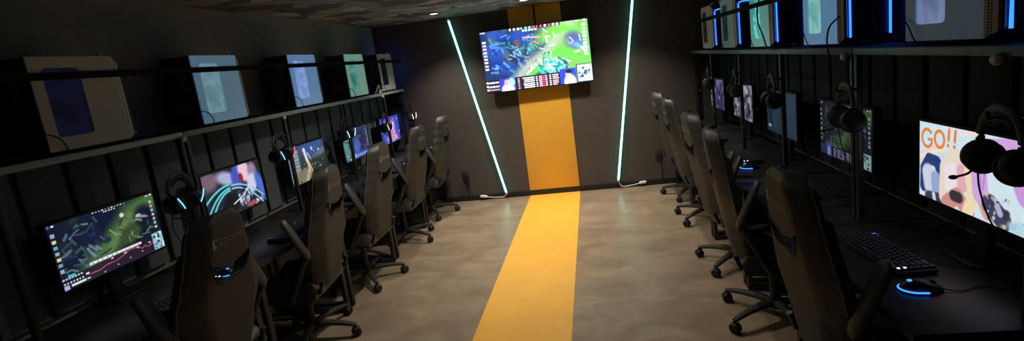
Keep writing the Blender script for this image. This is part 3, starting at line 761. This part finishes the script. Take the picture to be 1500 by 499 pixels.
# ------------------------------------------------------------------ place the stations
desk0, mon0, kb0, ms0, hs0, tw0, ch0 = make_desk(), make_monitor(), make_keyboard(), make_mouse(), make_headset(), make_tower(), make_chair()
used = set()
def inst(o, loc, rz, label):
    c = o if o.name not in used else copy_tree(o)
    used.add(o.name); c.location = loc; c.rotation_euler = (0, 0, rz); c['label'] = label
    return c
DESK_L = -2.51+.35; DESK_R = 1.42-.30
CH = {('L', 0): (-2.01, 1.93, 0, 0), ('L', 1): (-1.995, 2.81, 7, 0), ('L', 2): (-2.01, 3.66, 1, 21), ('L', 3): (-2.01, 4.55, 2, -19), ('L', 4): (-2.005, 5.36, 3, 14),
      ('R', 0): (.945, 1.81, 0, 40), ('R', 1): (.92, 2.775, -8, 136), ('R', 2): (.945, 3.53, 3, 150), ('R', 3): (.95, 4.53, 0, 147), ('R', 4): (.95, 5.30, 2, 163)}
CASE = {('L', 0): (1.99, 'dim navy-blue window', ((.003, .003, .007), (.005, .005, .020), .9)), ('L', 1): (2.84, 'pale icy cyan window', ((.10, .19, .24), (.16, .30, .36), .9)), ('L', 2): (3.78, 'light periwinkle-blue window', ((.16, .24, .55), (.24, .38, .72), .95)),
        ('L', 3): (4.67, 'swirling teal-green window', ((.03, .11, .10), (.10, .34, .31), .9)), ('L', 4): (5.40, 'black unlit window, in the far corner', ((.004, .005, .006), (.006, .007, .01), .5)),
        ('R', 0): (1.80, 'lavender-blue window', ((.10, .13, .26), (.17, .24, .42), .9)), ('R', 1): (2.68, 'mint-to-cyan glowing window', ((.10, .34, .36), (.26, .55, .50), .9)), ('R', 2): (3.57, 'bright aqua window behind a drooping cable', ((.03, .20, .19), (.16, .80, .68), .95)),
        ('R', 3): (4.36, 'dark grey window between two glowing blue strips', ((.01, .014, .016), (.02, .028, .03), .5)), ('R', 4): (5.10, 'dim grey window, at the shelf end by the back wall', ((.008, .011, .012), (.014, .018, .02), .5))}
POSTS = {'L': [.62, 1.55, 2.47, 3.38, 4.31, 5.20, 5.77], 'R': [.55, 1.44, 2.33, 3.20, 4.05, 4.95, 5.77]}
HEAD = {('L', 0): (2.28, 1.260, 'led_cy', 'blue-lit'), ('L', 1): (3.16, 1.328, 'led_rb', 'red-lit'), ('L', 2): (4.10, 1.321, 'led_wh', 'pale-cyan-lit'), ('L', 3): (4.95, 1.255, 'led_warm', 'warm-white-lit'), ('L', 4): (5.69, 1.272, 'led_white', 'white-lit'),
        ('R', 0): (1.455, 1.335, None, 'unlit'), ('R', 1): (2.28, 1.345, None, 'unlit'), ('R', 2): (3.17, 1.345, None, 'unlit'), ('R', 3): (3.95, 1.345, None, 'unlit'), ('R', 4): (4.80, 1.34, None, 'unlit')}
SHZ = {'L': 1.488, 'R': 1.518}
for (s, i) in STATIONS:
    L = s == 'L'; rz = 0 if L else PI; y = sy(s, i); what = SCREENS[(s, i)][1]
    inst(desk0, (-2.20 if L else 1.152, (1.872 if L else 1.84)+.876*i, 0), rz, 'black laminate desk carrying the monitor with '+what)
    mo = inst(mon0, (-2.41 if L else 1.29, y, 1.034 if L else 1.052), rz, 'black-framed monitor showing '+what)
    for nm in ('stand_foot', 'stand_neck'): child(mo, nm).location.z = 0 if L else -.019
    k = inst(kb0, (-2.01 if L else 1.045, y+(-.08 if L else .07), DZ), rz+math.radians(4.4 if not L else 3), 'black compact keyboard in front of '+what)
    inst(ms0, (-2.00 if L else 1.005, y+(.15 if L else -.215), DZ), rz+(.15 if L else -.1), 'black mouse with blue glow in front of '+what)
    hy, hz, led, lit = HEAD[(s, i)]
    h = inst(hs0, (-2.205 if L else 1.083, hy, hz), rz+(.12 if L else -.12), lit+' black headset hanging from the post beside '+what)
    x, cy, rot, bang = CH[(s, i)]
    c = inst(ch0, (x, cy, 0), (PI if L else 0)+math.radians(rot), 'black racing-style gaming chair facing '+what)
    child(c, 'star_base').rotation_euler = (0, 0, math.radians(bang)-c.rotation_euler.z)
    ty, desc, wm = CASE[(s, i)]
    tw = inst(tw0, (-2.375 if L else 1.275, ty, SHZ[s]), rz, 'white-sided computer tower with '+desc)
for (s, i) in STATIONS: pass
def by_label(pre, what):
    for o in C.objects:
        if o.parent is None and o.get('label', '').startswith(pre) and o['label'].endswith(what): return o
for (s, i) in STATIONS:
    what = SCREENS[(s, i)][1]; L = s == 'L'
    screen_mesh('screen', SCREENS[(s, i)][0](), .531, .305, M['screen'], by_label('black-framed monitor', what)).location = (-.0012, 0, 0)
    t = by_label('white-sided', CASE[(s, i)][1]); 
    if s == 'L': swap(t, 'light_strip', M['case_dim_blue'] if i < 4 else M['case_strong_blue'])
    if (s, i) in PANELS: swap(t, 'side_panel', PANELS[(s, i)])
    swap(t, 'window_pane', window_mat('tower_window_light', *CASE[(s, i)][2], scale=9. if i != 2 else 12.))
    led = HEAD[(s, i)][2]
    h = [o for o in C.objects if o.parent is None and 'headset' in o.get('label', '') and o['label'].endswith(what)][0]
    for k, cup in enumerate(c for c in h.children if c.name.startswith('ear_cup')):
        ls = child(cup, 'light_strip')
        if not led: bpy.data.objects.remove(ls); continue
        ls.data = ls.data.copy()
        ls.data.materials[0] = M[led] if led else M['soft_black']
        if led == 'led_cy' : ls.data.materials[0] = M['led_cy']
        if led == 'led_rb' and k == 0: ls.data.materials[0] = M['led_cy']
        if led: ls['label'] = 'glowing strip on the ear cup'

# ------------------------------------------------------------------ shelves over the desks
def shelf(s, ya, yb, posts, label):
    L = s == 'L'; sg = 1 if L else -1          # sg: direction from the wall to the aisle
    xw = XL if L else XR; xf = -2.27 if L else 1.145; z = SHZ[s]
    t = thing('shelf_unit', label, 'shelf', (xw, (ya+yb)/2, 0)); o = Vector((xw, (ya+yb)/2, 0))
    def B(x0, x1, y0, y1, z0, z1, nm, m, bev=.002):
        return MB().box(((x0+x1)/2-o.x, (y0+y1)/2-o.y, (z0+z1)/2), (abs(x1-x0), y1-y0, z1-z0), bev).build(nm, m, t)
    B(xw+sg*.005, xf-sg*.012, ya, yb, z-.020, z-.001, 'shelf_board', M['soft_black'])
    B(xf-sg*.012, xf, ya, yb, z-.032, z-.003, 'front_rail', M['rail'] if L else M['rail_shaded'])
    for p in posts:
        B(xf-sg*.028, xf-sg*.003, p-.0125, p+.0125, DZ+.002, z-.033, 'post', M['post'], .003)
    pn = MB(); n = int(round((yb-ya)/.222))
    for k in range(n):
        a = ya+(yb-ya)*k/n; b = ya+(yb-ya)*(k+1)/n
        pn.box((sg*.020, (a+b)/2-o.y, (DZ+z)/2-.01), (.016, b-a-.030, z-DZ-.06), .004)
    pn.build('back_panel', M['panel'] if L else M['panel_shaded'], t)
    return t, o, sg, xf, z
for s in 'LR':
    L = s == 'L'; ps = POSTS[s]; jy = 2.455 if L else 2.345
    for (ya, yb, lab) in ((.5, jy-.004, 'near'), (jy+.004, 5.795, 'far')):
        pl = [p for p in ps if ya-.03 < p < yb+.03]
        if lab == 'near': pl = [p for p in pl if p < jy-.1]+[jy-.018]
        else: pl = [jy+.020]+[p for p in pl if p > jy+.1]
        lb = {('L', 'near'): 'black shelf holding only the tower with the navy window', ('L', 'far'): 'long black shelf holding the row of four towers up to the dark corner',
              ('R', 'near'): 'black shelf above the pastel GO!! monitor, under one tower', ('R', 'far'): 'long black shelf holding the four towers with glowing blue frames'}[(s, lab)]
        t, o, sg, xf, z = shelf(s, ya, yb, pl, lb)
        if lab == 'far':   # corner brace at the back wall end
            MB().prism([(0, z-.034), (sg*-.20, z-.034), (0, z-.18)], 'y', 5.755-o.y, 5.763-o.y, mx=Matrix.Translation((xf-sg*.03-o.x, 0, 0))).build('corner_brace', M['soft_black'], t)
        for (ss, i) in STATIONS:
            if ss != s: continue
            hy, hz = HEAD[(ss, i)][:2]
            if ya < hy < yb:
                py = min(pl, key=lambda q: abs(q-hy)); hk = MB()
                hx = -2.205 if L else 1.083
                hk.tube(spline([(xf-sg*.004, py, hz-.015), (xf+sg*.01, (py+hy)/2, hz-.006), (hx, hy, hz-.004), (hx+sg*.030, hy, hz-.004), (hx+sg*.036, hy, hz+.014)], 5), .0055, 8, mx=Matrix.Translation(-o))
                hk.build('headset_hook', M['steel_dark'], t)
        for ky in ([2.44, 3.36, 5.13] if L else [2.40, 1.55]):
            if ya < ky < yb: MB().lathe([(.011, -.012), (.017, -.006), (.017, .004), (.010, .010)], 'x', c=(xf+sg*.008-o.x, ky-o.y, z-.040), n=16).build('white_knob', M['white_plastic'], t, label='small white knob under the rail')
# anti-fall straps across the towers
for s in 'LR':
    L = s == 'L'; sg = 1 if L else -1; xw = XL if L else XR; xp = -2.27 if L else 1.17; z = 1.822 if L else 1.815
    xs = xp+sg*.006; ya = 1.62 if L else 1.42
    m = MB()
    m.box((xs, (ya+YB-.06)/2, z), (.004, YB-.06-ya, .032)); 
    for ye in (ya, YB-.06): m.box(((xs+xw)/2, ye, z), (abs(xs-xw), .004, .032))
    tag(m.build('retaining_strap', M['strap']), 'flat black strap across the towers '+('with the navy and icy windows' if L else 'with blue light strips on their fronts'), 'strap')
# drooping cables in front of the right-hand towers
def cable(pts, r, label, m='rubber'): return tag(MB().tube(spline(pts), r, 8).build('power_cable', M[m]), label, 'cable')
cable([(1.150, 3.40, 1.945), (1.135, 3.47, 1.85), (1.128, 3.50, 1.72), (1.134, 3.42, 1.60), (1.130, 3.34, 1.526), (1.134, 3.22, 1.522)], .005, 'thin black cable drooping in front of the bright aqua tower window')
cable([(1.30, 2.36, 1.80), (1.20, 2.22, 1.76), (1.16, 2.20, 1.65), (1.17, 2.16, 1.56), (1.22, 2.10, 1.526)], .005, 'thin black cable looping beside the front of the mint-windowed tower')
cable([(1.155, 2.47, 1.66), (1.135, 2.52, 1.62), (1.130, 2.54, 1.56), (1.134, 2.54, 1.50), (1.136, 2.52, 1.46)], .004, 'thin black cable crossing the rail below the mint-windowed tower')

tag(MB().tube(spline([(-2.285, 5.02, 1.494), (-2.270, 5.05, 1.540), (-2.268, 5.09, 1.570), (-2.272, 5.12, 1.530), (-2.268, 5.08, 1.497), (-2.266, 5.13, 1.496), (-2.270, 5.16, 1.520), (-2.285, 5.14, 1.494)]), .0055, 8).build('coiled_cable', M['white_plastic']), 'white tangled cable on the shelf beside the teal-windowed tower', 'cable')

# ------------------------------------------------------------------ television
tv = thing('wall_tv', 'large flat television on the back wall showing a bright battle map', 'television', (-.599, 5.70, 1.668))
tv.rotation_euler = (0, 0, -PI/2)
MB().box((-.022, 0, 0), (.036, 1.262, .718), .006).build('housing', M['black_plastic'], tv)
screen_mesh('screen', battle_map(300, 168, 51, 1.0, 'tv'), 1.244, .700, M['tv_screen'], tv).location = (-.0025, 0, 0)
MB().box((-.065, 0, 0), (.055, .40, .40), .006).build('wall_bracket', M['steel_dark'], tv)
MB().box((-.050, 0, -.16), (.03, .9, .28), .01).build('rear_bulge', M['soft_black'], tv)
tag(MB().box((-.572, YB-.021, 2.13), (.018, .014, .24), .003).build('cable_cover', M['black_plastic']), 'narrow black cable cover running from the television up to the ceiling', 'cable cover')

# ------------------------------------------------------------------ light tubes on the back wall
def tube_light(a, b, cab, label):
    t = thing('light_tube', label, 'light tube', (b[0], YB-.034, b[1])); o = Vector((b[0], YB-.034, b[1]))
    A = Vector((a[0], YB-.034, a[1]))-o
    d = A.normalized()
    MB().tube([d*.02, A-d*.02], .0125, 12).build('glowing_tube', M['teal_tube'], t)
    MB().tube([d*.02+Vector((0, .014, 0)), A-d*.02+Vector((0, .014, 0))], .021, 12, flat=.6).build('halo_strip', M['teal_halo'], t, label='dimmer teal halo strip behind the bright tube')  # added glowing strip standing in for the tube's halo
    MB().tube([Vector((0, 0, 0)), d*.025], .0155, 12).build('end_cap', M['white_plastic'], t)
    MB().tube([A-d*.025, A], .0155, 12).build('end_cap', M['white_plastic'], t)
    sx = 1 if cab > b[0] else -1; ln = abs(cab-b[0])
    w = MB().tube(spline([(0, 0, .002), (sx*.04, .0, -b[1]+.022), (sx*ln*.45, -.006, -b[1]+.026), (sx*ln*.75, -.004, -b[1]+.04)]), .0055, 8)
    w.build('white_cable', M['white_plastic'], t)
    MB().tube([(sx*ln*.72, -.004, -b[1]+.040), (sx*ln*.78, -.004, -b[1]+.046), (sx*ln*.96, -.004, -b[1]+.052), (sx*ln, -.004, -b[1]+.053)], [.008, .018, .018, .010], 10).build('plug_switch', M['white_plastic'], t)
tube_light((-1.590, 2.232), (-1.173, .055), -1.51, 'glowing teal tube on the back wall, left of the television, top beside a downlight')
tube_light((.560, 2.246), (.197, .085), .525, 'glowing teal tube on the back wall, right of the television')
# wall sockets
for (x, z, lab, ad) in ((.695, .350, 'black wall socket right of the yellow stripe, cable hanging below', False), (-1.665, .33, 'black wall socket left of the yellow stripe, with an adapter plugged in', True)):
    t = thing('wall_socket', lab, 'socket', (x, YB, z))
    MB().box((0, -.006, 0), (.085, .012, .115), .004).build('cover_plate', M['soft_black'], t)
    if ad: MB().box((.015, -.03, -.05), (.055, .045, .12), .006).build('adapter', M['black_plastic'], t)
    else: MB().box((0, -.022, -.01), (.035, .03, .035), .005).build('plug', M['black_plastic'], t)
    MB().tube(spline([(.01, -.03, -.03), (.018, -.035, -.12), (.02, -.026, -.22), (.022, -.024, -z+.07), (.04, -.024, -z+.008)]), .006, 8).build('cable', M['rubber'], t)

# ------------------------------------------------------------------ ceiling downlights
def downlight(x, y, watt, label, cone=136, blend=.8):
    t = thing('ceiling_downlight', label, 'ceiling light', (x, y, HC), group='recessed downlights in the ceiling')
    m = MB().lathe([(.042, -.001), (.052, -.007), (.058, -.006), (.061, -.0005)], n=28); m.build('trim_ring', M['fixture'], t)
    MB().lathe([(.041, -.003), (.036, -.0045), (.001, -.0048)], n=28).build('lens', M['lamp_disc'] if watt else M['fixture'], t)
    if watt:
        l = bpy.data.lights.new('downlight_beam', 'SPOT'); l.energy = watt; l.color = (1.0, .87, .71); l.spot_size = math.radians(cone); l.spot_blend = blend; l.shadow_soft_size = .04
        o = bpy.data.objects.new('downlight_beam', l); C.objects.link(o); o.parent = t; o.location = (0, 0, -.012)
downlight(-1.594, 5.27, 104, 'lit downlight beside the ceiling end of the teal tube', 106, .85)
downlight(-.605, 5.20, 126, 'lit downlight in the ceiling in front of the television', 106, .85)
downlight(.385, 5.13, 104, 'lit downlight over the aisle before the teal tube nearest the blue-framed towers', 106, .85)
downlight(-.95, 3.50, 122, 'lit downlight over the yellow stripe behind the chair facing the standing figure')
downlight(.10, 3.50, 40, 'lit downlight over the aisle behind the chair facing the plain teal picture')
downlight(-.60, 1.90, 11, 'added dim fill light over the yellow stripe nearest the photographer')  # unseen lamp added to lift the darkness at the near end

# ------------------------------------------------------------------ world, camera, view
w = bpy.data.worlds.new('dark_room'); bpy.context.scene.world = w; w.use_nodes = True
w.node_tree.nodes['Background'].inputs['Color'].default_value = (.01, .01, .01, 1); w.node_tree.nodes['Background'].inputs['Strength'].default_value = .1

f_px, cx, cy = 718.363, 776.946, 207.101
roll, pitch, yaw = .125196, .163450, .137252
fwd = Vector((-math.sin(yaw)*math.cos(pitch), math.cos(yaw)*math.cos(pitch), -math.sin(pitch)))
r0 = Vector((math.cos(yaw), math.sin(yaw), 0)); d0 = fwd.cross(r0)
right = r0*math.cos(roll)+d0*math.sin(roll); down = -r0*math.sin(roll)+d0*math.cos(roll)
cam = bpy.data.cameras.new('camera'); co = bpy.data.objects.new('camera', cam); C.objects.link(co)
cam.sensor_fit = 'HORIZONTAL'; cam.sensor_width = 36; cam.lens = f_px*36/1500
cam.shift_x = (750-cx)/1500; cam.shift_y = (cy-249.5)/1500; cam.clip_start = .05
mx = Matrix((right, -down, -fwd)).transposed().to_4x4(); mx.translation = (0, 0, CAM_H)
co.matrix_world = mx
sc = bpy.context.scene; sc.camera = co
vs = sc.view_settings; vs.view_transform = 'Standard'; vs.look = 'None'; vs.exposure = 0; vs.gamma = 1; vs.use_curve_mapping = False
sc.cycles.max_bounces = 6; sc.cycles.use_denoising = True
